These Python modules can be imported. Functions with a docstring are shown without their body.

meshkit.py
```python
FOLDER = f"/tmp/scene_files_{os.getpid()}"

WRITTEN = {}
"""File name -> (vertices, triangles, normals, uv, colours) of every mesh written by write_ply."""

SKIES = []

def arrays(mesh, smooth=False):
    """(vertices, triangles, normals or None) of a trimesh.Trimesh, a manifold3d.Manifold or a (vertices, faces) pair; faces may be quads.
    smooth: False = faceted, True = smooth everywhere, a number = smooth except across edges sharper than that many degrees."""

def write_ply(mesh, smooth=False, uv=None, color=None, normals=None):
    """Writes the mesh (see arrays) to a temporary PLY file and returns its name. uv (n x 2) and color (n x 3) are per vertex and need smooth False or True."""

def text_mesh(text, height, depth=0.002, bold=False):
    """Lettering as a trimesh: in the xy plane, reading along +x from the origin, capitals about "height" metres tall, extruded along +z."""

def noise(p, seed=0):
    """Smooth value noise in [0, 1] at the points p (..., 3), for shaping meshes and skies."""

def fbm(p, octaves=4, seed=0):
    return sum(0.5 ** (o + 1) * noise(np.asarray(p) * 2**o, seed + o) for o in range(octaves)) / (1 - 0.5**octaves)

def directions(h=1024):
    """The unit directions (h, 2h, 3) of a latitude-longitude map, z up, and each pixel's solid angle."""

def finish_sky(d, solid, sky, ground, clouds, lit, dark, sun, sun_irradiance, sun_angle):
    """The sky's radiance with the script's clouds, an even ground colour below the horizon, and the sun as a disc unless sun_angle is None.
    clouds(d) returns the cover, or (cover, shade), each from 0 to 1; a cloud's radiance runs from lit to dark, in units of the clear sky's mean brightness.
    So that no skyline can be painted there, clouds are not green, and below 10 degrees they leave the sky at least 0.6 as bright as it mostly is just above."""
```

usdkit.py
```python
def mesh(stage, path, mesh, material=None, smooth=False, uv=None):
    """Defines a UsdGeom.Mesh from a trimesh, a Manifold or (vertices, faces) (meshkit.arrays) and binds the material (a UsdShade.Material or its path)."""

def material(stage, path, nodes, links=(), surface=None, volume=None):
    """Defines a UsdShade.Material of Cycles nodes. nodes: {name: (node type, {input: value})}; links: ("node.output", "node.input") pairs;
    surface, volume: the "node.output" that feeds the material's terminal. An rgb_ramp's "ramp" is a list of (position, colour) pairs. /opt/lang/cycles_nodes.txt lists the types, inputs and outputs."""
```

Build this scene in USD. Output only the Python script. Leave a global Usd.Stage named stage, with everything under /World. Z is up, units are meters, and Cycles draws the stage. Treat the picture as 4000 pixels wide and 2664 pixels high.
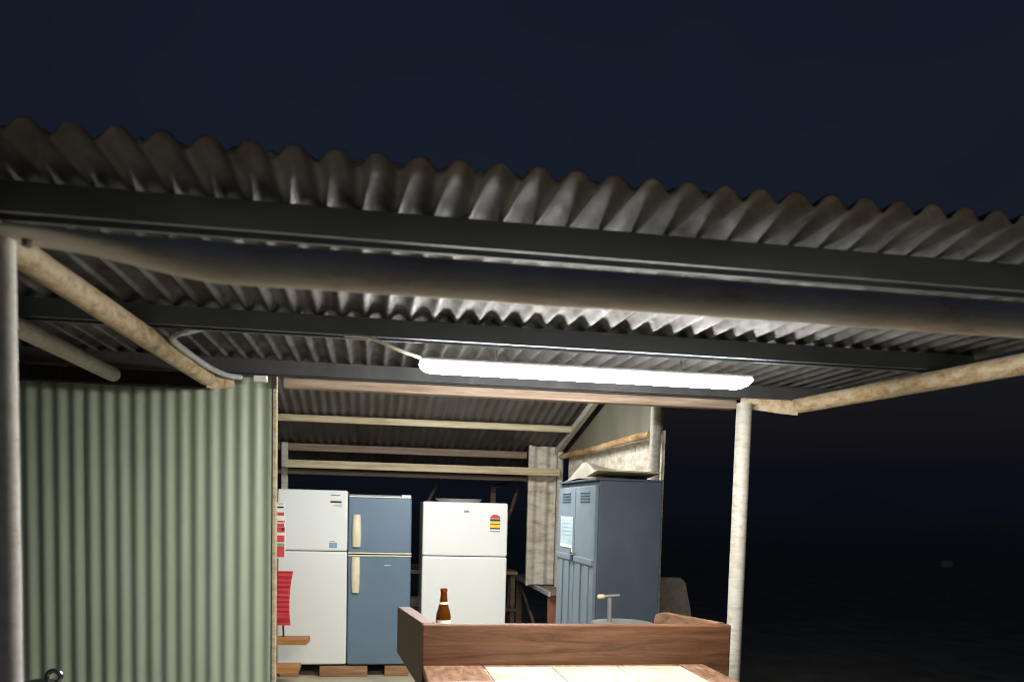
import math, random
import numpy as np
import trimesh
import usdkit, meshkit
from pxr import Usd, UsdGeom, UsdLux, UsdShade, Sdf, Gf
from shapely.geometry import Polygon

random.seed(7)
RNG = np.random.default_rng(7)
stage = Usd.Stage.CreateInMemory()
UsdGeom.SetStageUpAxis(stage, UsdGeom.Tokens.z)
UsdGeom.SetStageMetersPerUnit(stage, 1.0)
world = UsdGeom.Xform.Define(stage, '/World')
stage.SetDefaultPrim(world.GetPrim())
UsdGeom.Scope.Define(stage, '/World/Looks')

# ------------------------------------------------------------------ camera
W_PX, F_PX, PY = 2354.0, 1900.0, 1301.0          # hand-held view of a phone, cropped off-centre (lens shift)
YAW, PITCH, ROLL = -0.16728, -0.06978, 0.02582
cy, sy, cp, sp, cr, sr = (math.cos(YAW), math.sin(YAW), math.cos(PITCH), math.sin(PITCH), math.cos(ROLL), math.sin(ROLL))
A = np.array([[1, 0, 0], [0, 0, -1], [0, 1, 0]]) @ np.array([[cy, sy, 0], [-sy, cy, 0], [0, 0, 1]])
R = np.array([[cr, -sr, 0], [sr, cr, 0], [0, 0, 1]]) @ np.array([[1, 0, 0], [0, cp, sp], [0, -sp, cp]]) @ A
EYE = np.array([0, 0, 1.6])
cam = UsdGeom.Camera.Define(stage, '/World/camera')
M = Gf.Matrix4d(*[float(v) for v in (*R[0], 0, *(-R[1]), 0, *(-R[2]), 0, *EYE, 1)])
cam.AddTransformOp().Set(M)
cam.CreateHorizontalApertureAttr(36.0)
cam.CreateVerticalApertureAttr(36.0 * 681 / 1024)
cam.CreateFocalLengthAttr(36.0 * F_PX / W_PX)
cam.CreateVerticalApertureOffsetAttr((PY - 783.9) / W_PX * 36.0)
cam.CreateClippingRangeAttr(Gf.Vec2f(0.05, 2000))
cam.CreateFStopAttr(3.2)
cam.CreateFocusDistanceAttr(5.0)
cam.CreateExposureAttr(0.0)

# ------------------------------------------------------------------ sky (night: the sun is far below the horizon)
LOOK = '/World/Looks/'
sky_mat = usdkit.material(stage, LOOK + 'night_sky', {
    'sky': ('sky_texture', {'sky_type': 'single_scattering', 'sun_disc': False, 'sun_elevation': math.radians(-1.8), 'sun_rotation': math.radians(200)}),
    'tint': ('mix_color', {'blend_type': 'multiply', 'fac': 1.0, 'b': (.44, .70, 1.20), 'use_clamp': False, 'use_clamp_result': False}),
    'tc': ('texture_coordinate', {}),
    'cl': ('noise_texture', {'scale': 1.6, 'detail': 3.0, 'roughness': .5}),
    'cr': ('rgb_ramp', {'ramp': [(.3, (.72, .72, .72)), (.7, (1.0, 1.0, 1.0))]}),
    'haze': ('mix_color', {'blend_type': 'multiply', 'fac': 1.0, 'use_clamp': False, 'use_clamp_result': False}),
    'glow': ('mix_color', {'blend_type': 'add', 'fac': 1.0, 'b': (.082, .106, .190), 'use_clamp': False, 'use_clamp_result': False}),   # even airglow of the night sky
    'bg': ('background_shader', {'strength': 0.05})},
    [('sky.color', 'tint.a'), ('tc.generated', 'cl.vector'), ('cl.fac', 'cr.fac'), ('tint.result', 'glow.a'), ('glow.result', 'haze.a'), ('cr.color', 'haze.b'), ('haze.result', 'bg.color')], surface='bg.background')
dome = UsdLux.DomeLight.Define(stage, '/World/sky')
UsdShade.MaterialBindingAPI.Apply(dome.GetPrim()).Bind(sky_mat)
dome.GetPrim().SetCustomDataByKey('kind', 'structure')
LAMP_STRENGTH = 195.0
INNER_STRENGTH = 190.0

# ------------------------------------------------------------------ naming helpers
USED = {}
def numbered(path):
    n = USED.get(path, 0); USED[path] = n + 1
    return path if n == 0 else f'{path}_{n:03d}'

def tag(p, label=None, category=None, group=None, kind=None):
    p = p.GetPrim() if hasattr(p, 'GetPrim') else p
    for k, v in (('label', label), ('category', category), ('group', group), ('kind', kind)):
        if v: p.SetCustomDataByKey(k, v)
    return p

def thing(name, label, category, loc=(0, 0, 0), rotz=0.0, group=None):
    x = UsdGeom.Xform.Define(stage, numbered('/World/' + name))
    x.AddTranslateOp().Set(Gf.Vec3d(*loc))
    if rotz: x.AddRotateZOp().Set(math.degrees(rotz))
    tag(x, label, category, group)
    x._loc = np.array(loc, float); x._rot = rotz
    ORIGIN[str(x.GetPath())] = (np.array(loc, float), rotz)
    return x
ORIGIN = {}

def part(parent, name, mesh, mat, smooth=False, local=False, label=None, kind=None):
    """one Mesh prim under parent (an Xform/Mesh prim) or, with None, at top level; meshes are given in world metres unless local."""
    base = '/World' if parent is None else str(parent.GetPath())
    path = numbered(base + '/' + name)
    if not local and parent is not None:
        for o, (loc, rot) in ORIGIN.items():
            if base == o or base.startswith(o + '/'):
                v, f, n = meshkit.arrays(mesh, smooth)
                v = v - loc
                if rot:
                    c, s = math.cos(-rot), math.sin(-rot)
                    v = v @ np.array([[c, -s, 0], [s, c, 0], [0, 0, 1]]).T
                mesh = trimesh.Trimesh(v, f, process=False) if smooth is False else mesh.copy()
                if smooth is not False:
                    vv = np.array(mesh.vertices) - loc
                    if rot: vv = vv @ np.array([[c, -s, 0], [s, c, 0], [0, 0, 1]]).T
                    mesh = trimesh.Trimesh(vv, mesh.faces, process=False)
    p = usdkit.mesh(stage, path, mesh, mat, smooth)
    tag(p, label, kind=kind)
    return p

# ------------------------------------------------------------------ mesh helpers
cat = trimesh.util.concatenate
def box(x0, x1, y0, y1, z0, z1, b=0.0):
    if b <= 0:
        m = trimesh.creation.box((x1 - x0, y1 - y0, z1 - z0)); m.apply_translation(((x0 + x1) / 2, (y0 + y1) / 2, (z0 + z1) / 2)); return m
    pts = []
    for sx in (0, 1):
        for sy_ in (0, 1):
            for sz in (0, 1):
                X, Y, Z = (x0, x1)[sx], (y0, y1)[sy_], (z0, z1)[sz]
                dx, dy, dz = b * (1 - 2 * sx), b * (1 - 2 * sy_), b * (1 - 2 * sz)
                pts += [(X, Y + dy, Z + dz), (X + dx, Y, Z + dz), (X + dx, Y + dy, Z)]
                k = 0.3
                pts += [(X + dx * k, Y + dy * k, Z + dz), (X + dx * k, Y + dy, Z + dz * k), (X + dx, Y + dy * k, Z + dz * k)]
    return trimesh.Trimesh(pts).convex_hull

def tube(path, r, n=14, shape=None, caps=True):
    """swept pipe along a polyline; r: radius or list of (horizontal radius, vertical radius) per point"""
    P = np.array(path, float); k = len(P)
    rr = [(r, r)] * k if np.ndim(r) == 0 else r
    T = np.gradient(P, axis=0); T /= np.linalg.norm(T, axis=1)[:, None]
    V = []; a = np.linspace(0, 2 * np.pi, n, endpoint=False)
    u = np.array([0, 0, 1.0]) if abs(T[0][2]) < 0.9 else np.array([1.0, 0.1, 0])
    for i in range(k):
        s = np.cross(T[i], u); s /= np.linalg.norm(s); u = np.cross(s, T[i])
        V.append(P[i] + np.outer(np.cos(a) * rr[i][0], s) + np.outer(np.sin(a) * rr[i][1], u))
    V = np.vstack(V); F = []
    for i in range(k - 1):
        for j in range(n):
            p, q = i * n + j, i * n + (j + 1) % n
            F += [(p, q, q + n), (p, q + n, p + n)]
    if caps:
        V = np.vstack([V, P[0], P[-1]])
        c0, c1 = len(V) - 2, len(V) - 1
        for j in range(n):
            F.append((c0, (j + 1) % n, j)); F.append((c1, (k - 1) * n + j, (k - 1) * n + (j + 1) % n))
    m = trimesh.Trimesh(V, F, process=False); m.fix_normals(); return m

def smooth_path(pts, n=8):
    """rounds a polyline (Catmull-Rom)"""
    P = np.array(pts, float); P = np.vstack([2 * P[0] - P[1], P, 2 * P[-1] - P[-2]]); out = []
    for i in range(1, len(P) - 2):
        for t in np.linspace(0, 1, n, endpoint=False):
            a, b, c, d = P[i - 1:i + 3]
            out.append(.5 * (2 * b + (c - a) * t + (2 * a - 5 * b + 4 * c - d) * t * t + (3 * b - a - 3 * c + d) * t ** 3))
    return np.array(out + [P[-2]])

def lathe(profile, n=24, at=(0, 0, 0)):
    pr = np.array(profile, float); a = np.linspace(0, 2 * np.pi, n, endpoint=False)
    V = np.vstack([np.stack([r * np.cos(a), r * np.sin(a), np.full(n, z)], 1) for r, z in pr]); F = []
    for i in range(len(pr) - 1):
        for j in range(n):
            p, q = i * n + j, i * n + (j + 1) % n
            F += [(p, q, q + n), (p, q + n, p + n)]
    m = trimesh.Trimesh(V + np.array(at), F, process=False); return m

def prism(poly, axis, a, b):
    """extrudes polygon points; axis 'y': poly is (x, z); axis 'x': poly is (y, z); axis 'z': poly is (x, y)"""
    m = trimesh.creation.extrude_polygon(Polygon(poly), b - a, engine='earcut'); v = np.array(m.vertices)
    if axis == 'z': v = np.stack([v[:, 0], v[:, 1], v[:, 2] + a], 1)
    if axis == 'y': v = np.stack([v[:, 0], v[:, 2] + a, v[:, 1]], 1)
    if axis == 'x': v = np.stack([v[:, 2] + a, v[:, 0], v[:, 1]], 1)
    m = trimesh.Trimesh(v, m.faces, process=False); m.fix_normals(); return m

def corrugated(u0, u1, v0, v1, pitch, amp, peak, place, nv=10, thick=0.0016, dent=0.0015, seed=0, per=12, crest=0.0):
    """corrugated sheet: waves across u, runs along v; place(u, v, w) -> world"""
    nu = max(8, int(round((u1 - u0) / pitch * per)))
    u = np.linspace(u0, u1, nu + 1); v = np.linspace(v0, v1, nv + 1)
    U, V = np.meshgrid(u, v, indexing='ij')
    th = 2 * np.pi * (U - peak) / pitch
    Wv = amp * (np.cos(th) - crest * np.cos(2 * th))
    Wv = Wv + dent * 2 * (meshkit.fbm(np.stack([U * 3, V * 2.2, np.full_like(U, seed * 3.1)], -1), 3, seed) - .5)
    top = place(U, V, Wv + thick / 2); bot = place(U, V, Wv - thick / 2)
    a, b = U.shape
    idx = np.arange(a * b).reshape(a, b)
    q = np.stack([idx[:-1, :-1], idx[1:, :-1], idx[1:, 1:], idx[:-1, 1:]], -1).reshape(-1, 4)
    F = [np.vstack([q[:, [0, 1, 2]], q[:, [0, 2, 3]]]), np.vstack([q[:, [0, 2, 1]], q[:, [0, 3, 2]]]) + a * b]
    def rim(e, flip):
        e0, e1 = e[:-1], e[1:]
        f = np.vstack([np.stack([e0, e0 + a * b, e1], 1), np.stack([e1, e0 + a * b, e1 + a * b], 1)])
        return f[:, ::-1] if flip else f
    F += [rim(idx[:, 0], False), rim(idx[:, -1], True), rim(idx[0], True), rim(idx[-1], False)]
    return trimesh.Trimesh(np.vstack([top.reshape(-1, 3), bot.reshape(-1, 3)]), np.vstack(F), process=False)

# ------------------------------------------------------------------ materials
def mottled(name, ramp, scale=6.0, stretch=(1, 1, 1), rough=(0.5, 0.7), metallic=0.0, bump=0.15, bscale=60.0, detail=5.0, spec=0.5, coat=0.0, distortion=0.3, roughness=0.6, bdist=0.004):
    nodes = {
        'g': ('geometry', {}),
        'm': ('mapping', {'mapping_type': 'point', 'scale': stretch}),
        'n': ('noise_texture', {'scale': scale, 'detail': detail, 'roughness': roughness, 'distortion': distortion}),
        'r': ('rgb_ramp', {'ramp': ramp}),
        'rr': ('map_range', {'from_min': 0.3, 'from_max': 0.7, 'to_min': rough[0], 'to_max': rough[1]}),
        'b': ('noise_texture', {'scale': bscale, 'detail': 4.0, 'roughness': 0.6}),
        'bp': ('bump', {'strength': bump, 'distance': bdist}),
        'p': ('principled_bsdf', {'metallic': metallic, 'specular_ior_level': spec, 'coat_weight': coat})}
    links = [('g.position', 'm.vector'), ('m.vector', 'n.vector'), ('n.fac', 'r.fac'), ('r.color', 'p.base_color'), ('n.fac', 'rr.value'), ('rr.result', 'p.roughness'),
             ('m.vector', 'b.vector'), ('b.fac', 'bp.height'), ('bp.normal', 'p.normal')]
    return usdkit.material(stage, LOOK + name, nodes, links, surface='p.BSDF')

def plain(name, color, rough=0.5, metallic=0.0, **kw):
    c = np.array(color, float)
    return mottled(name, [(0.3, tuple(c * 0.86)), (0.7, tuple(np.minimum(c * 1.08, 1)))], rough=(rough * 0.9, min(1, rough * 1.12)), metallic=metallic, **{'scale': 9.0, 'bump': 0.06, **kw})

MAT = {
 'roof_iron': None,
 'shed_iron': mottled('shed_iron', [(0.0, (.05, .037, .03)), (0.4, (.10, .088, .082)), (0.6, (.14, .13, .128)), (1, (.20, .19, .19))], 5.0, (1, .5, 1), (.5, .7), metallic=.25, bump=.25, bscale=50),
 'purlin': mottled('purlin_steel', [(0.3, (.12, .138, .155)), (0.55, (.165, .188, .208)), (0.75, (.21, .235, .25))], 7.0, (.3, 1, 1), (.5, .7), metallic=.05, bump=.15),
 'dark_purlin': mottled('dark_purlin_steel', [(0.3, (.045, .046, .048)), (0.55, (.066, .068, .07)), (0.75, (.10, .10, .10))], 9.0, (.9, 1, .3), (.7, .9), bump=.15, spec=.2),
 'pole': mottled('pole_paint', [(0.3, (.48, .38, .28)), (0.43, (.70, .63, .54)), (0.55, (.78, .74, .67)), (0.72, (.83, .80, .75))], 16.0, (.4, 1.2, 1.2), (.6, .8), bump=.35, bscale=60, detail=8, roughness=.7),
 'rafter': mottled('rafter_paint', [(0.30, (.20, .115, .05)), (0.43, (.40, .285, .15)), (0.52, (.50, .40, .25)), (0.66, (.58, .52, .40))], 26.0, (1.3, .6, 1.3), (.55, .75), bump=.4, bscale=60, detail=9, roughness=.72),
 'post': mottled('post_paint', [(0.27, (.22, .15, .085)), (0.38, (.39, .36, .28)), (0.55, (.50, .49, .44)), (0.75, (.55, .54, .50))], 16.0, (1, 1, 3.2), (.5, .7), bump=.35, bscale=60, detail=9, roughness=.7),
 'white_post': mottled('white_post_paint', [(0.27, (.45, .34, .22)), (0.38, (.70, .66, .57)), (0.55, (.82, .81, .78)), (0.75, (.86, .855, .84))], 14.0, (1, 1, 3.2), (.5, .7), bump=.35, bscale=60, detail=9, roughness=.7),
 'rust_pipe': mottled('rusty_pipe', [(0.3, (.14, .075, .035)), (0.45, (.36, .20, .08)), (0.6, (.55, .40, .22)), (0.75, (.62, .55, .42))], 10.0, (1, .5, 1), (.55, .8), bump=.4),
 'pink_timber': mottled('pink_timber', [(0.3, (.17, .115, .075)), (0.46, (.29, .21, .15)), (0.58, (.36, .28, .205)), (0.7, (.44, .37, .28))], 12.0, (.25, 2, 4), (.6, .8), bump=.3, bscale=30),
 'pale_timber': mottled('pale_timber', [(0.3, (.26, .19, .10)), (0.45, (.42, .34, .21)), (0.6, (.52, .46, .31)), (0.75, (.58, .54, .42))], 9.0, (.25, 2, 4), (.6, .8), bump=.3, bscale=30),
 'brown_timber': mottled('brown_timber', [(0.3, (.13, .085, .055)), (0.55, (.23, .17, .12)), (0.75, (.33, .27, .2))], 9.0, (.25, 2, 4), (.6, .8), bump=.3, bscale=30),
 'shade_band_dark': mottled('shade_band_dark', [(0.3, (.018, .017, .016)), (0.6, (.030, .028, .026)), (0.8, (.042, .04, .036))], 14.0, (4, 2, .4), (.8, .95), bump=.4, spec=.15),  # shade put into the colour of the strip atop the green wall
 'green': mottled('green_sheet', [(0.25, (.335, .40, .30)), (0.5, (.40, .47, .36)), (0.75, (.435, .51, .395))], 3.0, (1.5, 1.5, .35), (.42, .55), bump=.05, bscale=80),
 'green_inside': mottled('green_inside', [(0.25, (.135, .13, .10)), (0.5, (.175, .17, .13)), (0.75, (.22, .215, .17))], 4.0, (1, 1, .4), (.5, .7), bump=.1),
 'limewash': mottled('limewash', [(0.25, (.22, .16, .09)), (0.37, (.42, .36, .26)), (0.5, (.58, .54, .46)), (0.7, (.70, .68, .62))], 6.0, (1, 1, 2.6), (.65, .85), bump=.25, bscale=40, detail=7),
 'white_enamel': mottled('white_enamel', [(.2, (.80, .825, .82)), (.8, (.84, .86, .855))], 2.0, (1, 1, 1), (.2, .26), bump=.02, bscale=6.0, bdist=.03, detail=2, coat=.3),
 'blue_fridge': mottled('blue_fridge_paint', [(.2, (.125, .19, .265)), (.8, (.14, .205, .285))], 3.0, rough=(.32, .38), bump=.015, detail=2),
 'cream': plain('cream_plastic', (.78, .72, .52), .4),
 'dark_gap': plain('dark_gasket', (.03, .03, .033), .7),
 'grey_plastic': plain('grey_plastic', (.34, .35, .34), .5),
 'fridge_side': plain('fridge_side', (.30, .29, .28), .5),
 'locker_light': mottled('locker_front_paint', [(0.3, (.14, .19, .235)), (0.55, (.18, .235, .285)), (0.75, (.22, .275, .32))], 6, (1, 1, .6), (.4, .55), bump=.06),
 'locker_dark': mottled('locker_side_shade', [(0.3, (.060, .080, .112)), (0.6, (.076, .099, .136)), (0.8, (.09, .115, .152))], 5, (1, 1, .6), (.45, .6), bump=.06),  # darker than the doors: shade on the cabinet side is put into this colour
 'paper': plain('paper', (.42, .55, .61), .8, bump=.02),
 'white_paper': plain('white_paper', (.82, .82, .80), .8, bump=.02),
 'print_grey': plain('print_grey', (.28, .31, .33), .8),
 'print_black': plain('print_black', (.035, .035, .04), .7),
 'print_red': plain('print_red', (.62, .06, .07), .7),
 'print_yellow': plain('print_yellow', (.85, .68, .05), .7),
 'print_green': plain('print_green', (.07, .48, .2), .7),
 'print_blue': plain('print_blue', (.25, .40, .58), .7),
 'red_cloth': mottled('red_cloth', [(0.3, (.40, .018, .03)), (0.5, (.55, .03, .045)), (0.75, (.68, .10, .10))], 14, (.4, 1, 5), (.75, .9), bump=.3),
 'bar_wood': mottled('bar_wood', [(0.28, (.035, .015, .008)), (0.42, (.085, .036, .017)), (0.55, (.125, .054, .025)), (0.72, (.18, .085, .042))], 6.0, (.4, 3, 4.5), (.4, .6), bump=.2, bscale=40, distortion=1.1, detail=10, roughness=.68),
 'bar_top_wood': mottled('bar_top_wood', [(0.28, (.09, .045, .024)), (0.45, (.16, .085, .05)), (0.6, (.21, .125, .08)), (0.75, (.27, .18, .125))], 12.0, (3, .8, 2), (.4, .6), bump=.15, bscale=40),
 'tile': mottled('cream_tile', [(0.3, (.36, .335, .26)), (0.5, (.44, .42, .34)), (0.75, (.49, .47, .40))], 6, (1, 1, 1), (.2, .35), bump=.04),
 'orange_timber': mottled('orange_timber', [(0.3, (.30, .12, .035)), (0.55, (.45, .21, .07)), (0.75, (.56, .31, .13))], 10, (.3, 2, 3), (.55, .7), bump=.2),
 'block_timber': mottled('block_timber', [(0.3, (.22, .11, .05)), (0.55, (.36, .20, .10)), (0.75, (.46, .30, .17))], 10, (.4, 2, 3), (.6, .8), bump=.2),
 'red_oxide': mottled('red_oxide', [(0.3, (.20, .07, .045)), (0.6, (.33, .13, .09)), (0.8, (.42, .22, .16))], 10, (2, 2, .4), (.6, .8), bump=.2),
 'steel_edge': plain('steel_edge', (.62, .66, .70), .35, metallic=.3),
 'concrete': mottled('concrete', [(0.25, (.30, .265, .19)), (0.45, (.43, .385, .285)), (0.6, (.50, .45, .34)), (0.8, (.55, .50, .39))], 3.0, (1, 1, 1), (.75, .9), bump=.3, bscale=50, detail=8),
 'ground': mottled('pale_dirt', [(0.3, (.17, .155, .12)), (0.5, (.25, .23, .18)), (0.7, (.33, .31, .25))], 2.2, (1, 1, 1), (.9, 1), bump=.8, bscale=20, detail=8, bdist=.05),
 'lamp_body': plain('lamp_body', (.78, .78, .76), .4),
 'white_pvc': plain('white_pvc', (.74, .73, .69), .4),
 'grey_pvc': plain('grey_pvc', (.44, .46, .47), .35),
 'cable': plain('white_cable', (.66, .63, .53), .5),
 'padded': mottled('padded_cloth', [(0.3, (.19, .16, .13)), (0.6, (.27, .235, .195)), (0.8, (.34, .30, .25))], 30, (1, 1, 1), (.85, 1), bump=.4, bscale=150),
 'black_plastic': plain('black_plastic', (.02, .021, .022), .3),
 'chrome': plain('chrome', (.72, .72, .70), .18, metallic=1.0, bump=.01),
 'drum': mottled('drum_paint', [(0.3, (.16, .16, .14)), (0.6, (.24, .24, .215)), (0.8, (.3, .3, .28))], 8, (1, 1, 1), (.45, .65), bump=.1),
 'galv': plain('galvanised_pipe', (.26, .26, .255), .5, metallic=.3),
 'brass': plain('yellow_handle', (.66, .60, .28), .4),
 'padlock': plain('blue_padlock', (.07, .08, .20), .35),
 'plastic_sheet': mottled('pale_plastic_sheet', [(0.3, (.20, .175, .145)), (0.5, (.28, .255, .215)), (0.75, (.36, .34, .30))], 7, (1, 1, 1), (.3, .5), bump=.3, bscale=25),
 'board': plain('weathered_board', (.55, .55, .52), .7),
 'label_cream': plain('bottle_label', (.74, .71, .58), .6),
}
MAT['roof_iron'] = usdkit.material(stage, LOOK + 'roof_iron', {
    'g': ('geometry', {}), 'm': ('mapping', {'scale': (1, .55, 1)}),
    'n': ('noise_texture', {'scale': 7.0, 'detail': 6.0, 'roughness': .65, 'distortion': .4}),
    'r': ('rgb_ramp', {'ramp': [(0.0, (.04, .03, .022)), (0.38, (.065, .06, .056)), (0.5, (.10, .099, .099)), (0.64, (.14, .14, .143)), (1, (.20, .197, .195))]}),
    'xyz': ('separate_xyz', {}), 'n2': ('noise_texture', {'scale': 17.0, 'detail': 5.0, 'roughness': .7}),
    'ad': ('math', {'math_type': 'multiply_add', 'value2': .34, 'value3': -.17}), 'sm': ('math', {'math_type': 'add'}),
    'mr': ('map_range', {'from_min': 1.57, 'from_max': 1.66, 'to_min': .55, 'to_max': 0.0, 'clamp': True}),
    'rust': ('rgb_ramp', {'ramp': [(.3, (.075, .062, .05)), (.5, (.13, .11, .09)), (.62, (.26, .205, .13)), (.75, (.33, .29, .22))]}),
    'st': ('mix_color', {'blend_type': 'mix'}),
    'rr': ('map_range', {'from_min': .3, 'from_max': .7, 'to_min': .95, 'to_max': .55}),
    'b': ('noise_texture', {'scale': 45.0, 'detail': 4.0}), 'bp': ('bump', {'strength': .25, 'distance': .004}),
    'p': ('principled_bsdf', {'metallic': 0.0, 'specular_ior_level': .3})},
    [('g.position', 'm.vector'), ('m.vector', 'n.vector'), ('n.fac', 'r.fac'), ('g.position', 'xyz.vector'), ('g.position', 'n2.vector'), ('n2.fac', 'ad.value1'),
     ('ad.value', 'sm.value1'), ('xyz.y', 'sm.value2'), ('sm.value', 'mr.value'), ('r.color', 'st.a'), ('mr.result', 'st.fac'), ('n2.fac', 'rust.fac'), ('rust.color', 'st.b'), ('st.result', 'p.base_color'),
     ('n.fac', 'rr.value'), ('rr.result', 'p.roughness'), ('m.vector', 'b.vector'), ('b.fac', 'bp.height'), ('bp.normal', 'p.normal')], surface='p.BSDF')
usdkit.material(stage, LOOK + 'lamp_glow', {'e': ('emission', {'color': (1.0, .968, .915), 'strength': LAMP_STRENGTH})}, surface='e.emission')
MAT['lamp_glow'] = UsdShade.Material.Get(stage, LOOK + 'lamp_glow')
usdkit.material(stage, LOOK + 'inner_glow', {'e': ('emission', {'color': (1.0, .985, .95), 'strength': INNER_STRENGTH})}, surface='e.emission')
MAT['inner_glow'] = UsdShade.Material.Get(stage, LOOK + 'inner_glow')
MAT['amber_glass'] = usdkit.material(stage, LOOK + 'amber_glass', {'p': ('principled_bsdf', {'base_color': (.30, .10, .012), 'transmission_weight': .85, 'roughness': .04, 'ior': 1.5})}, surface='p.BSDF')

MAT['dented_enamel'] = mottled('dented_enamel', [(.2, (.80, .825, .82)), (.8, (.84, .86, .855))], 2.0, (1, 1, 1), (.16, .22), bump=.12, bscale=2.6, bdist=.03, detail=1, coat=.5)

# ------------------------------------------------------------------ ground and floor
gx = np.concatenate([np.linspace(-400, -14, 18), np.linspace(-12, 16, 57), np.linspace(18, 400, 18)])
gy = np.concatenate([np.linspace(-200, -8, 12), np.linspace(-6, 24, 61), np.linspace(28, 600, 24)])
GX, GY = np.meshgrid(gx, gy, indexing='ij')
GZ = .05 * (meshkit.fbm(np.stack([GX * .7, GY * .7, 0 * GX], -1), 4, 3) - .5) - .03
a_, b_ = GX.shape; ii = np.arange(a_ * b_).reshape(a_, b_)
gq = np.stack([ii[:-1, :-1], ii[1:, :-1], ii[1:, 1:], ii[:-1, 1:]], -1).reshape(-1, 4)
g = part(None, 'ground', (np.stack([GX, GY, GZ], -1).reshape(-1, 3), gq), MAT['ground'], smooth=True)
tag(g, 'pale bare dirt around the shed, dim at night', 'ground', kind='structure')
f = part(None, 'concrete_floor', box(-2.3, 1.95, -1.6, 9.3, -.08, .1, .012), MAT['concrete'])
tag(f, 'pale concrete floor slab under the fridges', 'floor', kind='structure')

# ------------------------------------------------------------------ verandah
ver = thing('verandah', 'lean-to verandah with a corrugated iron roof, steel purlins and pipe posts', 'verandah', (0, 1.6, 0))
RP, RZ, RA = 0.0732, 2.2175, 0.013
PEAK = -.512
edges = [-1.48, -.91, -.325, .26, .845, 1.43, 2.2]
for k in range(len(edges) - 1):
    front = 1.545 + (0.0, .002, -.001, .004, 0.0, .003)[k]
    dz = (0, .0022, 0, .0022, 0, .0022)[k]
    def place(u, v, w, dz=dz):
        return np.stack([u, v, RZ + dz + w + .009 * (meshkit.noise(np.stack([u * 2.1, 0 * u, 0 * u], -1), 4) - .5) * np.maximum(0, 1.85 - v) / .4], -1)
    part(ver, 'roof_sheet', corrugated(edges[k] - .035, edges[k + 1] + .035, front, 3.86, RP, RA, PEAK, place, nv=26, dent=.0028, seed=1, crest=.17, per=16), MAT['roof_iron'], smooth=50)
# roof screws seen from below as bright dots, in rows along the purlins
sc = []
for yy in (1.80, 2.79, 3.70):
    for k in range(-12, 36, 3):
        x = PEAK + (k + .5) * RP
        if -1.4 < x < 2.0:
            s = trimesh.creation.cylinder(.006, .03, sections=8); s.apply_translation((x + RNG.normal() * .004, yy + .055, RZ - RA * 1.17 - .004)); sc.append(s)
part(ver, 'roof_screws', cat(sc), MAT['steel_edge'], kind='stuff')

def purlin(y, x0, x1):
    t, h, w, l = .004, .058, .07, .013
    z1 = RZ - RA * 1.17 - .0036; z0 = z1 - h
    poly = [(y, z0), (y + l, z0), (y + l, z0 + t), (y + t, z0 + t), (y + t, z1 - t), (y + w - t, z1 - t), (y + w - t, z0 + t), (y + w - l, z0 + t), (y + w - l, z0), (y + w, z0), (y + w, z1), (y, z1)]
    return prism(poly, 'x', x0, x1)
part(ver, 'purlin', purlin(1.76, -1.42, 2.25), MAT['purlin'])
part(ver, 'purlin', purlin(2.75, -1.42, 2.16), MAT['purlin'])
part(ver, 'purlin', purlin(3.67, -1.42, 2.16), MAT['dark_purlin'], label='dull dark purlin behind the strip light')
def pipe_noise(m, amt=.0015, f=9):
    v = np.array(m.vertices); n = meshkit.fbm(v * f, 3, 5)[:, None] - .5
    m.vertices = v + np.array(m.vertex_normals) * n * 2 * amt; return m
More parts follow.
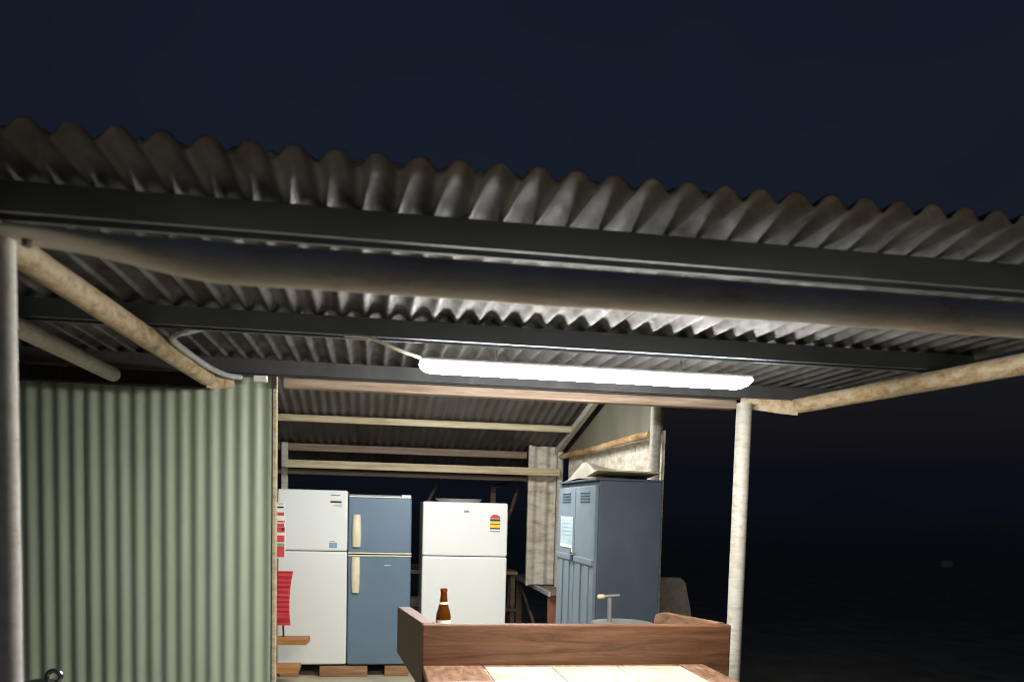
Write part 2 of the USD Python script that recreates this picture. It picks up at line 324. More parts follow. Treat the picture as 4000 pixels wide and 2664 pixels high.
# rafters: painted pipes under the purlins
part(ver, 'rafter', pipe_noise(tube([(-.745 + .066 * t, 1.36 + 2.20 * t, 2.1) for t in np.linspace(0, 1, 24)], [(.0305 + .0045 * t,) * 2 for t in np.linspace(0, 1, 24)], 20)), MAT['rafter'], smooth=40)
part(ver, 'rafter', pipe_noise(tube([(2.135 - .235 * t, 1.36 + 2.20 * t, 2.098) for t in np.linspace(0, 1, 24)], .0345, 20)), MAT['rafter'], smooth=40)
part(ver, 'rafter', pipe_noise(tube([(-1.05, 1.4 + 2.22 * t, 2.1) for t in np.linspace(0, 1, 24)], .030, 18)), MAT['post'], smooth=40)
# front beam: a round pole whose ends are hammered flat over the posts
xs = np.r_[np.linspace(-.76, -.60, 4), np.linspace(-.57, -.28, 14), np.linspace(-.2, 1.82, 20), np.linspace(1.88, 2.13, 10), 2.2]
def flat(x):
    t = np.clip((x + .62) / .36, 0, 1) * np.clip((2.12 - x) / .25, 0, 1); t = t * t * (3 - 2 * t)
    return (.058 - .022 * t, .009 + .0275 * t), 2.052 - .0225 * t
part(ver, 'front_beam', pipe_noise(tube([(x, 1.6, flat(x)[1]) for x in xs], [flat(x)[0] for x in xs], 24)), MAT['pole'], smooth=40)
b = trimesh.creation.cylinder(.009, .024, sections=6); b.apply_translation((-.60, 1.59, 2.043))
part(ver, 'bolt', b, MAT['galv'])
part(ver, 'post', pipe_noise(tube([(-.653, 1.6, z) for z in np.linspace(0, 2.043, 30)], .0305, 20), .001), MAT['white_post'], smooth=40)
part(ver, 'post', pipe_noise(tube([(2.10, 1.6, z) for z in np.linspace(0, 2.043, 30)], .0305, 20), .001), MAT['post'], smooth=40)
part(ver, 'post', pipe_noise(tube([(1.667, 3.6, z) for z in np.linspace(0, 2.105, 30)], .0355, 20), .001), MAT['post'], smooth=40)
# straps: flattened pipe ends that tie each rafter to the lintel
def strap(p0, p1, w, th):
    p0, p1 = np.array(p0), np.array(p1)
    return tube([p0 * (1 - t) + p1 * t for t in (0, .25, .6, 1)], [(th, w), (th, w), (th, w * .85), (th, w * .75)], 12)
part(ver, 'strap', strap((1.895, 3.525, 2.085), (1.675, 3.66, 2.115), .032, .007), MAT['rafter'], smooth=40)
part(ver, 'strap', strap((-.676, 3.55, 2.088), (-.61, 3.79, 2.112), .033, .007), MAT['rafter'], smooth=40)
part(ver, 'shade_band', box(-1.6, -.72, 3.80, 3.865, 2.088, 2.158, .004), MAT['shade_band_dark'], label='added dark strip in place of the shadow along the top of the green wall')  # dark strip added in place of the shadow on the wall top
part(ver, 'lintel', box(-.40, 1.72, 3.80, 3.865, 2.106, 2.156, .004), MAT['pink_timber'])

# ------------------------------------------------------------------ shed
shed = thing('shed', 'open-fronted farm shed with green corrugated walls and a sloping iron roof', 'shed', (.5, 5.5, .1))
GP = .0634
gedges = [-2.25, -1.745, -1.24, -.735, -.455]
for k in range(4):
    def place(u, v, w, k=k): return np.stack([u, 3.905 + w * 1.0 + .0012 * (k % 2), v], -1)
    part(shed, 'wall_sheet', corrugated(gedges[k] - .01, gedges[k + 1] + (.012 if k < 3 else 0), .1, 2.178, GP, .0050, -.497, place, nv=14, dent=.001, seed=20 + k), MAT['green'], smooth=50, label='pale green corrugated front wall sheet')
part(shed, 'corner_post', box(-.4545, -.438, 3.893, 3.95, .1, 2.17, .003), MAT['pale_timber'])
def zr(y): return 2.18 + .233 * (7.93 - y)
for k in range(4):   # side wall away from view
    def place(u, v, w): return np.stack([-1.75 + w, u, v], -1)
    y0 = 3.95 + k * 1.15
    part(shed, 'wall_sheet', corrugated(y0, y0 + 1.17, .1, zr(y0 + 1.17) - .03, .076, .009, 0, place, nv=3, dent=.001, seed=30 + k, per=8), MAT['green'], smooth=50)
for k in range(6):   # sloping roof
    x0 = -1.85 + k * .62
    def place(u, v, w, k=k): return np.stack([u, v - w * .227, zr(v) + .012 + w * .97 + .002 * (k % 2)], -1)
    part(shed, 'roof_sheet', corrugated(x0 - .03, x0 + .65, 3.89, 9.0, .0775, .009, 0, place, nv=18, dent=.002, seed=40 + k), MAT['shed_iron'], smooth=50)
for k in range(6):   # front wall above the verandah roof
    x0 = -1.74 + k * .578
    def place(u, v, w, k=k): return np.stack([u, 3.93 + w + .002 * (k % 2), v], -1)
    part(shed, 'wall_sheet', corrugated(x0 - .01, x0 + .588, 2.245, zr(3.95) - .012, GP, .0055, 0, place, nv=3, dent=.001, seed=80 + k, per=8), MAT['green'], smooth=50)
part(shed, 'roof_beam', box(-1.75, 1.72, 7.20, 7.25, 2.283, 2.338, .004), MAT['pale_timber'])
part(shed, 'roof_beam', box(-1.75, 1.47, 7.98, 8.03, 2.085, 2.152, .004), MAT['brown_timber'])
part(shed, 'roof_beam', box(-1.75, 1.72, 5.6, 5.65, 2.62, 2.70, .004), MAT['pale_timber'])
part(shed, 'roof_beam', box(-1.75, 1.72, 4.3, 4.35, 2.92, 3.0, .004), MAT['brown_timber'])
part(shed, 'joist', box(-.79, 1.735, 7.66, 7.71, 1.915, 1.985, .005), MAT['pale_timber'], label='pale cross beam above the fridges')
part(shed, 'eave_beam', box(-1.75, 1.85, 8.88, 8.94, 1.897, 1.957, .004), MAT['brown_timber'])
part(shed, 'post', box(-.845, -.787, 7.92, 7.97, .1, 2.155, .006), MAT['post'])
part(shed, 'post', pipe_noise(tube([(1.762, 7.8, z) for z in np.linspace(.1, 2.17, 20)], .030, 14)), MAT['post'], smooth=40)
part(shed, 'post', pipe_noise(tube([(1.785, 5.15, z) for z in np.linspace(.1, 2.78, 24)], .036, 14)), MAT['post'], smooth=40)
# sloping end rafter and rail of the right side
ra = box(1.715, 1.765, -2.06, 2.5, -.03, .03, .004)
ang = math.atan(.233); v = np.array(ra.vertices); c, s = math.cos(ang), math.sin(ang)
v = np.stack([v[:, 0], 6.2 + v[:, 1] * c - v[:, 2] * -s * -1, zr(6.2) - .042 - v[:, 1] * s + v[:, 2] * c], 1)
part(shed, 'end_rafter', trimesh.Trimesh(v, ra.faces, process=False), MAT['post'])
part(shed, 'rail', pipe_noise(tube([(1.765, 5.19 + (7.77 - 5.19) * t, 2.10 + .004 * math.sin(9 * t)) for t in np.linspace(0, 1, 20)], .026, 12), .003), MAT['rust_pipe'], smooth=40)
gp = [(5.15, 2.11), (7.80, 2.11), (7.80, zr(7.8) - .06), (5.15, zr(5.15) - .06)]
part(shed, 'gable_panel', prism(gp, 'x', 1.825, 1.832), MAT['green_inside'])
def place(u, v, w): return np.stack([1.845 + w, u, v], -1)
for k in range(4):
    y0 = 5.13 + .665 * k
    part(shed, 'limewashed_sheet', corrugated(y0, y0 + .68, .1, 2.125, .09, .008, 5.2, place, nv=6, dent=.003, seed=60 + k), MAT['limewash'], smooth=50)
# narrow limewashed return beside the rear post
def place(u, v, w): return np.stack([u, 7.86 - w, v], -1)
part(shed, 'limewashed_sheet', corrugated(1.475, 1.735, .87, 2.20, 0.125, .020, 1.50, place, nv=10, dent=.004, seed=70, per=16), MAT['limewash'], smooth=50)
part(shed, 'edge_strip', box(1.462, 1.488, 7.83, 7.88, .86, 2.212, .003), MAT['limewash'])

# ------------------------------------------------------------------ lamps and wiring
def batten(name, label, x0, x1, y, z, mat, w=.041, h=.032, hang=None):
    t = thing(name, label, 'strip light', ((x0 + x1) / 2, y, z))
    n = 14; V = []; secs = [(x0, 0), (x0 + .008, .55), (x0 + .022, .85), (x0 + .04, 1.0), (x1 - .045, 1.0), (x1 - .024, .8), (x1 - .008, .45), (x1, 0.08)]
    for x, s in secs:
        a = np.linspace(np.pi, 2 * np.pi, n)
        for q in a: V.append((x, y + w * np.sign(np.cos(q)) * abs(np.cos(q)) ** .6, z + h * np.sin(q) * max(s, .02) ** .7))
    F = []
    for i in range(len(secs) - 1):
        for j in range(n - 1):
            p = i * n + j; F += [(p, p + n, p + 1), (p + 1, p + n, p + n + 1)]
    m = trimesh.Trimesh(V, F, process=False)
    part(t, 'diffuser', m, mat, smooth=60)
    part(t, 'housing', box(x0 + .003, x1 - .003, y - w * .98, y + w * .98, z + .002, z + .014, .003), MAT['lamp_body'])
    for q in (.22, .78):
        x = x0 + (x1 - x0) * q
        part(t, 'hanger', tube([(x, y, z + .013), (x, y, (hang or z + .05))], .0024, 6), MAT['lamp_body'], smooth=40)
    return t
batten('strip_light', 'long lit white strip light hanging under the verandah roof', .147, 1.332, 2.85, 2.082, MAT['lamp_glow'], hang=2.14)
batten('strip_light', 'second lit strip light inside the shed, mirrored in the right white fridge', .0, 1.15, 5.62, 2.50, MAT['inner_glow'], hang=2.62)
cb = part(None, 'cable', tube(smooth_path([(-.10, 2.742, 2.137), (-.02, 2.742, 2.134), (.07, 2.775, 2.108), (.15, 2.83, 2.096)]), .0055, 8), MAT['cable'], smooth=40)
tag(cb, 'short white cable running from the purlin down to the strip light end', 'cable')
cd = part(None, 'conduit', tube(smooth_path([(-.52, 2.875, 2.178), (-.575, 2.835, 2.145), (-.625, 2.82, 2.126), (-.65, 2.88, 2.117), (-.648, 3.1, 2.114), (-.635, 3.4, 2.114), (-.61, 3.62, 2.12), (-.57, 3.74, 2.13)], 6), .011, 12), MAT['grey_pvc'], smooth=40)
tag(cd, 'grey bent conduit pipe running beside the left rafter', 'conduit')
jb = part(None, 'junction_box', box(-.518, -.462, 3.735, 3.775, 2.116, 2.148, .004), MAT['white_pvc'])
tag(jb, 'small white junction box above the green wall', 'junction box')

# ------------------------------------------------------------------ fridges
FY = 7.25
def fridge(label, x0, x1, z0, zs, z1, door, side, depth=.58, gap=.007, handles=(), inset=.004, top=None):
    t = thing('fridge', label, 'fridge', ((x0 + x1) / 2, FY + .3, z0))
    part(t, 'cabinet', box(x0 + inset, x1 - inset, FY + .062, FY + depth, z0, (top or z1) - .004, .008), side)
    part(t, 'gasket', box(x0 + .014, x1 - .014, FY + .045, FY + .064, z0 + .02, z1 - .02), MAT['dark_gap'])
    for a, b in ((zs + gap / 2, z1), (z0 + .012, zs - gap / 2)):
        d = box(x0, x1, FY, FY + .05, a, b, .014)
        part(t, 'door', d, door, smooth=False)
    return t
def deco(t, name, x0, x1, z0, z1, mat, d=.003, y=FY):
    return part(t, name, box(x0, x1, y - d, y - .0006, z0, z1), MAT[mat] if isinstance(mat, str) else mat)
f1 = fridge('tall white fridge standing next to the green wall edge', -.802, -.219, .198, 1.192, 1.715, MAT['white_enamel'], MAT['white_enamel'])
deco(f1, 'badge', -.362, -.282, 1.668, 1.678, 'print_grey')
deco(f1, 'sticker', -.372, -.262, 1.566, 1.64, 'white_paper', .0022)
deco(f1, 'sticker_bar', -.365, -.27, 1.608, 1.624, 'print_black', .0032)
deco(f1, 'sticker_bar', -.34, -.27, 1.582, 1.588, 'print_grey', .0032)
deco(f1, 'sticker', -.372, -.305, 1.222, 1.268, 'print_blue', .0022)
deco(f1, 'sticker_bar', -.365, -.322, 1.275, 1.281, 'print_grey', .0032)
f2 = fridge('blue-grey fridge with cream handles between two white fridges', -.212, .328, .195, 1.171, 1.662, MAT['blue_fridge'], MAT['fridge_side'], top=1.69)
deco(f2, 'trim', -.205, .322, 1.664, 1.672, 'white_enamel', -.03, FY)
part(f2, 'trim', box(-.2, .322, FY + .004, FY + .048, 1.6622, 1.672, .002), MAT['white_paper'])
part(f2, 'hinge_cover', box(.24, .32, FY + .004, FY + .07, 1.6725, 1.69, .003), MAT['white_enamel'])
part(f2, 'trim', box(-.214, .331, FY - .006, FY + .03, 1.1765, 1.187, .002), MAT['cream'])
part(f2, 'trim', box(-.214, .331, FY - .006, FY + .03, 1.155, 1.1655, .002), MAT['cream'])
def handle(x, z0, z1, flip):
    zs = np.linspace(z0, z1, 12); t = (zs - z0) / (z1 - z0)
    if flip: t = 1 - t
    w = .026 + .012 * np.sin(np.pi * np.clip(.25 + t * .62, 0, 1)); out = .010 + .026 * np.sin(np.pi * np.clip(t * .8 + .1, 0, 1)) ** .6
    V = []
    for z, ww, o in zip(zs, w, out):
        for q in np.linspace(0, np.pi, 9): V.append((x + ww * np.cos(q), FY - o * np.sin(q) ** .6 - .0005, z))
    F = []
    for i in range(11):
        for j in range(8):
            p = i * 9 + j; F += [(p, p + 1, p + 9), (p + 1, p + 10, p + 9)]
    for i in (0, 11):
        c_ = len(V); V.append((x, FY, zs[i]))
        for j in range(8): F.append((c_, i * 9 + j, i * 9 + j + 1) if i else (c_, i * 9 + j + 1, i * 9 + j))
    m = trimesh.Trimesh(V, F, process=False); m.fix_normals(); return m
part(f2, 'handle', handle(-.141, 1.235, 1.512, False), MAT['cream'], smooth=50)
part(f2, 'handle', handle(-.146, .838, 1.148, True), MAT['cream'], smooth=50)
deco(f2, 'badge', .10, .155, 1.075, 1.083, 'steel_edge')
f3 = fridge('wide white fridge with an energy sticker, right of the blue fridge', .425, 1.176, .198, 1.167, 1.642, MAT['dented_enamel'], MAT['white_enamel'])
deco(f3, 'badge', .785, .83, 1.553, 1.572, 'print_grey')
st = deco(f3, 'energy_sticker', 1.012, 1.112, 1.375, 1.545, 'white_paper', .002)
arc = [(1.062 + .046 * math.cos(a), 1.507 + .034 * math.sin(a)) for a in np.linspace(0, math.pi, 14)]
part(st, 'red_arc', prism(arc, 'y', FY - .0036, FY - .0022), MAT['print_red'])
for z0, z1, mt in ((1.482, 1.502, 'print_black'), (1.462, 1.480, 'print_yellow'), (1.452, 1.4615, 'print_red'), (1.425, 1.4515, 'print_yellow'), (1.412, 1.4245, 'print_black'), (1.388, 1.398, 'print_grey')):
    part(st, 'print_band', box(1.017, 1.107, FY - .0036, FY - .0022, z0, z1), MAT[mt])
tr = part(None, 'tray', lathe([(0, 0), (.185, 0), (.215, .03), (.21, .032), (.18, .006), (0, .006)], 28, (0, 0, 0)), MAT['grey_plastic'], smooth=40)
UsdGeom.Xformable(tr).AddTranslateOp().Set(Gf.Vec3d(.765, 7.55, 1.641))
tag(tr, 'shallow grey tray lying on top of the wide white fridge', 'tray')
for n_, (x0, x1, lab) in enumerate(((-.78, -.62, 'left timber block under the white fridge'), (-.445, -.035, 'long timber block under the white and blue fridge seam'), (.115, .32, 'timber block under the right side of the blue fridge'))):
    bl = part(None, 'timber_block', box(x0, x1, FY + .012, FY + .13, .1, .194, .005), MAT['block_timber'])
    tag(bl, lab, 'timber block')
    bl2 = part(None, 'timber_block', box(x0, x1, FY + .4, FY + .52, .1, .194, .005), MAT['block_timber'])
    tag(bl2, 'rear ' + lab, 'timber block')
for x0, x1, lab in ((.46, .62, 'timber block under the left side of the wide white fridge'), (.98, 1.14, 'timber block under the right side of the wide white fridge')):
    tag(part(None, 'timber_block', box(x0, x1, FY + .02, FY + .5, .1, .194, .005), MAT['block_timber']), lab, 'timber block')

# ------------------------------------------------------------------ locker
lk = thing('locker', 'tall blue-grey steel locker with two doors facing left', 'locker', (1.51, 5.3, .1))
LX0, LX1, LY0, LY1, LZ1 = 1.308, 1.722, 4.80, 5.81, 1.781
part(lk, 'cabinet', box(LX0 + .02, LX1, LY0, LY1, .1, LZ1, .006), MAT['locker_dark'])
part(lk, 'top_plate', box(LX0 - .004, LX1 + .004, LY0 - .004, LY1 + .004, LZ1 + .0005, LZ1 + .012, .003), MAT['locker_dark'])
ym = (LY0 + LY1) / 2
for (a, b, fl) in ((LY0 + .012, ym - .006, 1), (ym + .006, LY1 - .012, -1)):
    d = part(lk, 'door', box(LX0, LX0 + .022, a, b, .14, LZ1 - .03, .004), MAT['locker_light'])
    for q in range(2):   # pressed vertical ribs, lower half
        yy = a + (b - a) * (.3 + .4 * q)
        part(d, 'rib', box(LX0 - .009, LX0 + .002, yy - .05, yy + .05, .2, 1.255, .004), MAT['locker_light'])
    part(d, 'ledge', box(LX0 - .014, LX0 + .002, a, b, 1.266, 1.303, .004), MAT['locker_light'])
    for q in range(4):   # vent louvres near the top
        zz = 1.652 + q * .018
        part(d, 'louvre', box(LX0 - .006, LX0 + .002, a + .13, b - .13, zz, zz + .006, .001), MAT['locker_dark'])
part(lk, 'centre_seam', box(LX0 + .004, LX0 + .021, ym - .006, ym + .006, .14, LZ1 - .03), MAT['dark_gap'])
hs = part(lk, 'hasp', box(LX0 - .02, LX0 - .001, ym - .035, ym + .03, 1.305, 1.325, .002), MAT['galv'])
pd = thing('padlock', 'small blue padlock hanging on the locker doors', 'padlock', (LX0 - .02, ym, 1.29))
part(pd, 'body', box(LX0 - .03, LX0 - .012, ym - .03, ym + .02, 1.27, 1.312, .004), MAT['padlock'])
part(pd, 'shackle', tube(smooth_path([(LX0 - .021, ym - .02, 1.308), (LX0 - .021, ym - .018, 1.33), (LX0 - .021, ym - .005, 1.339), (LX0 - .021, ym + .008, 1.33), (LX0 - .021, ym + .01, 1.308)], 5), .004, 8), MAT['chrome'], smooth=40)
nt = thing('notice', 'pale blue paper notice taped on the locker door', 'notice', (LX0, 5.5, 1.45))
part(nt, 'sheet', box(LX0 - .0035, LX0 - .001, 5.345, 5.70, 1.345, 1.553), MAT['paper'])
part(nt, 'white_border', box(LX0 - .0045, LX0 - .0036, 5.345, 5.70, 1.345, 1.367), MAT['white_paper'])
part(nt, 'white_border', box(LX0 - .0045, LX0 - .0036, 5.345, 5.70, 1.535, 1.553), MAT['white_paper'])
for q in range(4):
    zz = 1.505 - q * .026
    part(nt, 'text_line', box(LX0 - .0045, LX0 - .0036, 5.38, 5.66 - .05 * (q % 2), zz, zz + .005), MAT['print_blue'])
# folded plastic sheeting and boards on top of the locker
U, V = np.meshgrid(np.linspace(0, 1, 26), np.linspace(0, 1, 34), indexing='ij')
px_, py_ = 1.325 + U * .36, 4.92 + V * .86
h = .105 * np.clip(1 - np.abs(V - .46) * 2.1, 0, 1) ** .9 * np.clip(1.15 - U * .75, 0, 1)
h = h * (.75 + .5 * meshkit.fbm(np.stack([U * 5, V * 5, 0 * U], -1), 3, 9)) + .02 * np.abs(meshkit.noise(np.stack([U * 9 + V * 6, V * 3, 0 * U], -1), 2) - .5) * 2 + .004
from scipy.ndimage import gaussian_filter
h = gaussian_filter(h, 1.6)
h *= np.clip(np.minimum(np.minimum(U, 1 - U), np.minimum(V, 1 - V)) * 12, .1, 1)
idx = np.arange(U.size).reshape(U.shape); nb = U.size
q = np.stack([idx[:-1, :-1], idx[1:, :-1], idx[1:, 1:], idx[:-1, 1:]], -1).reshape(-1, 4)
topv = np.stack([px_, py_, LZ1 + .014 + h], -1).reshape(-1, 3); botv = topv.copy(); botv[:, 2] = LZ1 + .0135
tarp = part(None, 'plastic_sheeting', (np.vstack([topv, botv]), np.vstack([q, q[:, ::-1] + nb])), MAT['plastic_sheet'], smooth=35)
tag(tarp, 'crumpled pale plastic sheeting piled on top of the locker', 'sheeting')
bd = box(-.19, .19, -.32, .32, -.004, .004, .001); bd.apply_transform(trimesh.transformations.euler_matrix(-.05, .02, -.1)); bd.apply_translation((1.51, 5.02, LZ1 + .037))
tag(part(None, 'board', bd, MAT['pale_timber']), 'thin brown board jutting over the locker front edge', 'board')

# ------------------------------------------------------------------ bar with tiled top, upstand plank and two wings
bar = thing('bar_table', 'dark timber bar with a cream tiled top and raised plank behind', 'bar table', (.8, 2.8, .1))
part(bar, 'upstand_plank', box(.19, 1.446, 3.15, 3.188, .90, 1.149, .006), MAT['bar_wood'])
def slanted(p0, p1, th, z0a, z0b, z1, r=.02):
    """upright plank from p0 to p1 (plan), bottom rising from z0a to z0b, rounded far top corner"""
    p0, p1 = np.array(p0, float), np.array(p1, float); L = np.linalg.norm(p1 - p0); d = (p1 - p0) / L; n = np.array([d[1], -d[0]])
    pr = [(0, z0a), (L, z0b), (L, z1 - r), (L - r * .3, z1 - r * .3), (L - r, z1), (0, z1)]
    m = trimesh.creation.extrude_polygon(Polygon(pr), th, engine='earcut'); v = np.array(m.vertices)
    P = p0 + np.outer(v[:, 0], d) + np.outer(v[:, 2], n)
    m = trimesh.Trimesh(np.stack([P[:, 0], P[:, 1], v[:, 1]], 1), m.faces, process=False); m.fix_normals(); return m
part(bar, 'side_plank', slanted((.191, 3.19), (.112, 3.71), .052, .885, .945, 1.1495), MAT['bar_wood'])
part(bar, 'side_plank', slanted((1.395, 3.19), (1.262, 3.565), .05, .9, .95, 1.1495, .035), MAT['bar_top_wood'])
part(bar, 'rear_shelf', box(.245, 1.36, 3.19, 3.56, 1.012, 1.036, .003), MAT['bar_top_wood'])
part(bar, 'table_board', box(.195, .425, 1.62, 3.148, .955, .99, .005), MAT['bar_top_wood'])
part(bar, 'table_board', box(1.222, 1.33, 1.62, 3.148, .955, .99, .005), MAT['bar_top_wood'])
part(bar, 'table_board', box(.427, 1.22, 3.118, 3.148, .955, .9895, .004), MAT['bar_top_wood'])
part(bar, 'table_board', box(.427, 1.22, 1.62, 1.69, .955, .9895, .004), MAT['bar_top_wood'])
part(bar, 'tile_bed', box(.427, 1.22, 1.692, 3.116, .955, .982), MAT['concrete'])
for i in range(3):
    for j in range(5):
        x0, y0 = .43 + i * .2635, 1.696 + j * .284
        part(bar, 'tile', box(x0 + .0015, x0 + .2605, y0 + .0015, y0 + .281, .982, .9893, .0012), MAT['tile'])
for x in (.26, 1.27):
    for y in (1.72, 3.08):
        part(bar, 'leg', box(x - .04, x + .04, y - .04, y + .04, .1, .954, .005), MAT['bar_wood'])
part(bar, 'apron', box(.30, 1.23, 3.07, 3.10, .85, .954, .003), MAT['bar_wood'])
bt = thing('bottle', 'amber glass beer bottle standing behind the bar plank', 'bottle', (.287, 3.35, 1.037))
prof = [(0, 0), (.028, 0), (.0305, .004), (.0305, .115), (.029, .128), (.022, .152), (.0165, .175), (.0138, .20), (.0130, .218), (.0148, .220), (.0148, .228), (.0125, .231), (.0105, .231), (.0105, .2), (.0135, .17), (.019, .15), (.0255, .127), (.0275, .113), (.0275, .008), (0, .007)]
part(bt, 'glass', lathe(prof, 28, (.287, 3.35, 1.037)), MAT['amber_glass'], smooth=40)
part(bt, 'label', lathe([(.0308, .03), (.0308, .104)], 28, (.287, 3.35, 1.037)), MAT['label_cream'], smooth=40)
part(bt, 'neck_band', lathe([(.0190, .168), (.0168, .176)], 28, (.287, 3.35, 1.037)), MAT['label_cream'], smooth=40)

# ------------------------------------------------------------------ drum and tap
dr = thing('drum', 'grey steel drum standing behind the bar', 'drum', (1.318, 4.22, .1))
part(dr, 'body', lathe([(0, .1), (.155, .1), (.16, .11), (.16, .4), (.166, .41), (.16, .42), (.16, .7), (.166, .71), (.16, .72), (.16, .985), (.155, .992)], 32, (1.318, 4.22, 0)), MAT['drum'], smooth=40)
part(dr, 'lid', lathe([(.167, .978), (.169, 1.0), (.165, 1.008), (.155, 1.008), (.10, 1.016), (0, 1.018)], 32, (1.318, 4.22, 0)), MAT['drum'], smooth=40)
tp = thing('tap', 'thin upright metal tap with a cross handle above the drum', 'tap', (1.24, 4.20, 1.015))
part(tp, 'stem', tube([(1.24, 4.2, 1.012), (1.238, 4.2, 1.145)], .0125, 12), MAT['galv'], smooth=40)
part(tp, 'cross_bar', tube([(1.195, 4.2, 1.149), (1.29, 4.2, 1.155)], .008, 10), MAT['galv'], smooth=40)
part(tp, 'grip', tube([(1.170, 4.2, 1.147), (1.176, 4.2, 1.1475), (1.205, 4.2, 1.1495), (1.21, 4.2, 1.15)], [(.006, .006), (.0125, .0125), (.0125, .0125), (.007, .007)], 10), MAT['brass'], smooth=40)

# ------------------------------------------------------------------ things at the left of the shed interior
ch = thing('folding_chair', 'folded red cloth chair leaning beside the white fridge', 'folding chair', (-.8, 6.9, .53))
zz = np.linspace(.607, 1.047, 45); t = (zz - .607) / .44
xr = -.664 + .018 * (2 * t - .75) ** 2
V = []
for z, x, k in zip(zz, xr, range(45)):
    y = 6.87 - .004 * math.cos(k * 2 * math.pi / 4)
    V += [(-.92, y, z), (x - .02, y - .006, z), (x, y, z), (x, y + .02, z), (-.92, y + .02, z)]
F = []
for k in range(44):
    for j in range(5):
        p, q_ = k * 5 + j, k * 5 + (j + 1) % 5
        F += [(p, q_, q_ + 5), (p, q_ + 5, p + 5)]
F += [(0, 2, 1), (0, 3, 2), (0, 4, 3), (220, 221, 222), (220, 222, 223), (220, 223, 224)]
m = trimesh.Trimesh(V, F, process=False); m.fix_normals()
part(ch, 'red_panel', m, MAT['red_cloth'], smooth=30)
part(ch, 'hem', box(-.92, -.668, 6.858, 6.862, .655, .685, .001), MAT['red_cloth'])
part(ch, 'leg', tube([(-.712, 6.885, .61), (-.705, 6.87, .455)], .0085, 10), MAT['black_plastic'], smooth=40)
part(ch, 'leg', tube([(-.90, 6.885, 1.05), (-.90, 6.87, .455)], .0085, 10), MAT['black_plastic'], smooth=40)
sg = thing('sign', 'narrow red, white and green sign strip above the red cloth chair', 'sign', (-.8, 6.9, 1.2))
part(sg, 'board', box(-.95, -.699, 6.9, 6.908, 1.15, 1.60, .001), MAT['white_paper'])
part(sg, 'pole', box(-.96, -.93, 6.909, 6.94, .1, 1.62, .003), MAT['galv'])
for z0, z1, mt, x1 in ((1.585, 1.592, 'print_grey', -.72), (1.555, 1.568, 'print_black', -.715), (1.495, 1.52, 'print_red', -.712), (1.44, 1.452, 'print_red', -.706), (1.405, 1.43, 'print_red', -.712), (1.36, 1.402, 'print_red', -.705), (1.28, 1.335, 'print_red', -.708), (1.252, 1.272, 'print_green', -.707), (1.16, 1.248, 'print_red', -.708)):
    part(sg, 'print_band', box(-.948, x1, 6.897, 6.8995, z0, z1), MAT[mt])
cyl = trimesh.creation.cylinder(.012, .002, sections=14); cyl.apply_transform(trimesh.transformations.rotation_matrix(math.pi / 2, (1, 0, 0))); cyl.apply_translation((-.722, 6.8955, 1.385))
part(sg, 'dot', cyl, MAT['print_black'])
bn = thing('step_bench', 'orange timber step bench in front of the white fridge', 'bench', (-.8, 6.8, .1))
part(bn, 'tread', prism([(-1.15, 6.72), (-.515, 6.72), (-.50, 6.93), (-1.15, 6.93)], 'z', .470, .513), MAT['orange_timber'])
part(bn, 'tread', prism([(-1.15, 6.56), (-.575, 6.56), (-.56, 6.78), (-1.15, 6.78)], 'z', .272, .318), MAT['orange_timber'])
part(bn, 'side', prism([(6.58, .1), (6.92, .1), (6.92, .469), (6.74, .469), (6.74, .271), (6.58, .271)], 'x', -1.08, -1.04), MAT['orange_timber'])
part(bn, 'side', prism([(6.80, .1), (6.92, .1), (6.92, .469), (6.80, .469)], 'x', -.82, -.785), MAT['orange_timber'])

# ------------------------------------------------------------------ rear bench, shelf and frame
wb = thing('workbench', 'narrow bench with a pale metal edge beside the limewashed panel', 'workbench', (1.65, 8.2, .1))
part(wb, 'bench_top', box(1.575, 1.74, 7.22, 9.3, .832, .857, .002), MAT['brown_timber'])
part(wb, 'edge_angle', box(1.555, 1.573, 7.20, 9.3, .822, .862, .002), MAT['steel_edge'])
part(wb, 'leg', box(1.578, 1.66, 7.30, 7.36, .1, .831, .004), MAT['red_oxide'])
part(wb, 'leg', box(1.60, 1.67, 9.15, 9.21, .1, .831, .004), MAT['brown_timber'])
part(wb, 'brace', tube([(1.60, 8.95, .80), (1.60, 7.55, .25)], .016, 8), MAT['brown_timber'], smooth=40)
sh = thing('shelf', 'low timber shelf running behind the wide white fridge', 'shelf', (.9, 8.75, .1))
part(sh, 'shelf_board', box(.20, 1.50, 8.52, 8.85, .905, .94, .003), MAT['pale_timber'])
part(sh, 'shelf_board', box(.20, 1.50, 8.52, 8.85, .52, .55, .003), MAT['brown_timber'])
for x in (.22, 1.44):
    part(sh, 'leg', box(x, x + .05, 8.6, 8.65, .1, .904, .003), MAT['brown_timber'])
    part(sh, 'leg', box(x, x + .05, 8.75, 8.8, .1, .904, .003), MAT['brown_timber'])
bw = part(None, 'bowl', lathe([(0, 0), (.05, 0), (.09, .035), (.098, .05), (.09, .05), (.05, .008), (0, .008)], 22), MAT['brown_timber'], smooth=40)
UsdGeom.Xformable(bw).AddTranslateOp().Set(Gf.Vec3d(.45, 8.64, .9405)); tag(bw, 'brown bowl on the shelf between the blue and white fridges', 'bowl')
bx = part(None, 'crate', cat([box(.34, .56, 8.54, 8.8, .551, .56), box(.34, .56, 8.54, 8.55, .551, .64), box(.34, .56, 8.79, 8.8, .551, .64), box(.34, .35, 8.551, 8.789, .5605, .64), box(.55, .56, 8.551, 8.789, .5605, .64)]), MAT['grey_plastic'])
tag(bx, 'shallow grey crate on the lower shelf between the fridges', 'crate')
rf = thing('rear_frame', 'dim braced timber frame standing behind the wide white fridge', 'frame', (1.5, 9.6, 0))
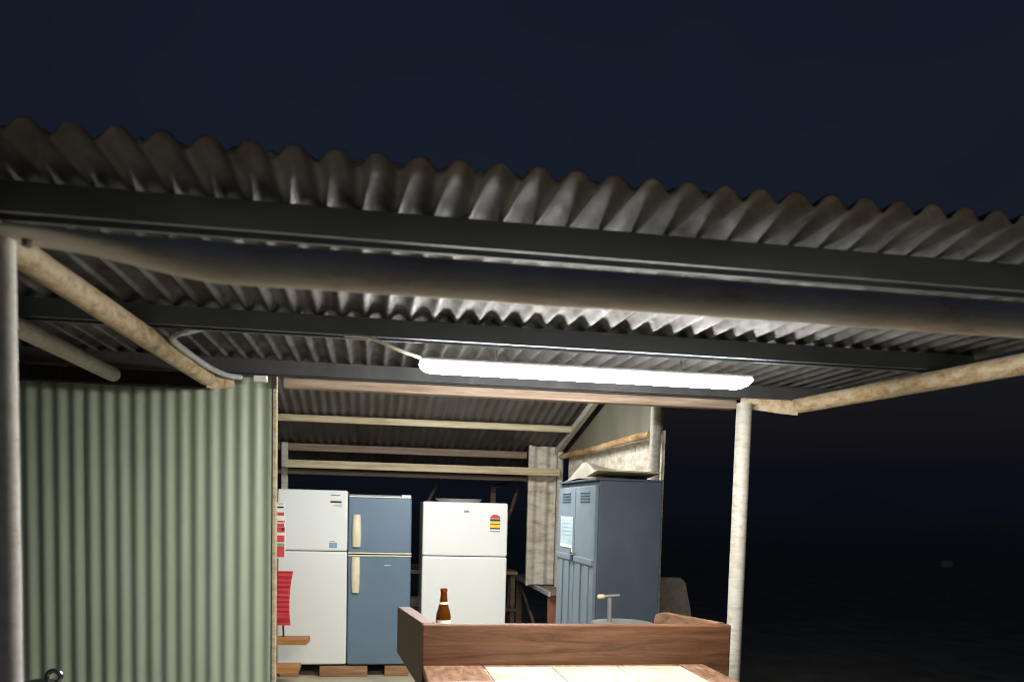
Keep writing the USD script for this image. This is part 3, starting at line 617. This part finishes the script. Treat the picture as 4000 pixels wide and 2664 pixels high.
part(rf, 'post', box(1.345, 1.405, 9.58, 9.63, 0, 1.86, .004), MAT['brown_timber'])
part(rf, 'brace', tube([(1.36, 9.6, 1.84), (1.75, 9.6, 1.97)], .022, 4), MAT['brown_timber'])
part(rf, 'brace', tube([(1.70, 9.56, 1.95), (1.49, 9.56, 1.25)], .022, 4), MAT['brown_timber'])
part(rf, 'brace', tube([(.76, 9.56, 1.93), (.60, 9.56, 1.62)], .016, 4), MAT['brown_timber'])
part(rf, 'rail', box(.5, 2.2, 9.62, 9.66, 1.95, 2.0, .004), MAT['brown_timber'])

# ------------------------------------------------------------------ outside
pc = thing('padded_chair', 'dim brown padded chair outside, right behind the locker', 'chair', (2.15, 5.7, 0))
bk = prism([(2.0, .62), (2.30, .62), (2.262, .9), (2.215, 1.10), (2.175, 1.135), (2.03, 1.135), (2.005, 1.11)], 'y', 5.62, 5.70)
part(pc, 'backrest', bk, MAT['padded'])
part(pc, 'seat', box(1.99, 2.42, 5.70, 6.12, .42, .50, .02), MAT['padded'])
for x in (2.02, 2.39):
    for y in (5.72, 6.08):
        part(pc, 'leg', tube([(x, y, -.03), (x, y, .42)], .014, 8), MAT['galv'], smooth=40)
part(pc, 'upright', tube([(2.03, 5.705, .5), (2.05, 5.705, .9)], .012, 8), MAT['galv'], smooth=40)
fs = thing('marker_board', 'tiny pale board on a stake far off in the dark', 'sign', (10.69, 14, 0))
part(fs, 'panel', box(10.575, 10.81, 13.99, 14.0, .705, .82, .002), MAT['board'])
part(fs, 'stake', box(10.675, 10.705, 14.001, 14.03, -.05, .80, .002), MAT['brown_timber'])
cn = thing('canister', 'black-topped canister with a bright metal ring by the left post', 'canister', (-.93, 2.6, .1))
part(cn, 'body', lathe([(0, .1), (.13, .1), (.135, .12), (.135, .9), (.11, .97), (.06, 1.0), (.045, 1.005)], 28, (-.945, 2.6, 0)), MAT['black_plastic'], smooth=40)
part(cn, 'cap', lathe([(.05, 1.0), (.052, 1.045), (.04, 1.062), (0, 1.068)], 24, (-.952, 2.58, 0)), MAT['black_plastic'], smooth=40)
part(cn, 'ring', tube([(-.918 + .019 * math.cos(a), 2.585, 1.074 + .017 * math.sin(a)) for a in np.linspace(0, 2 * math.pi, 20)], .0075, 10, caps=False), MAT['chrome'], smooth=60)
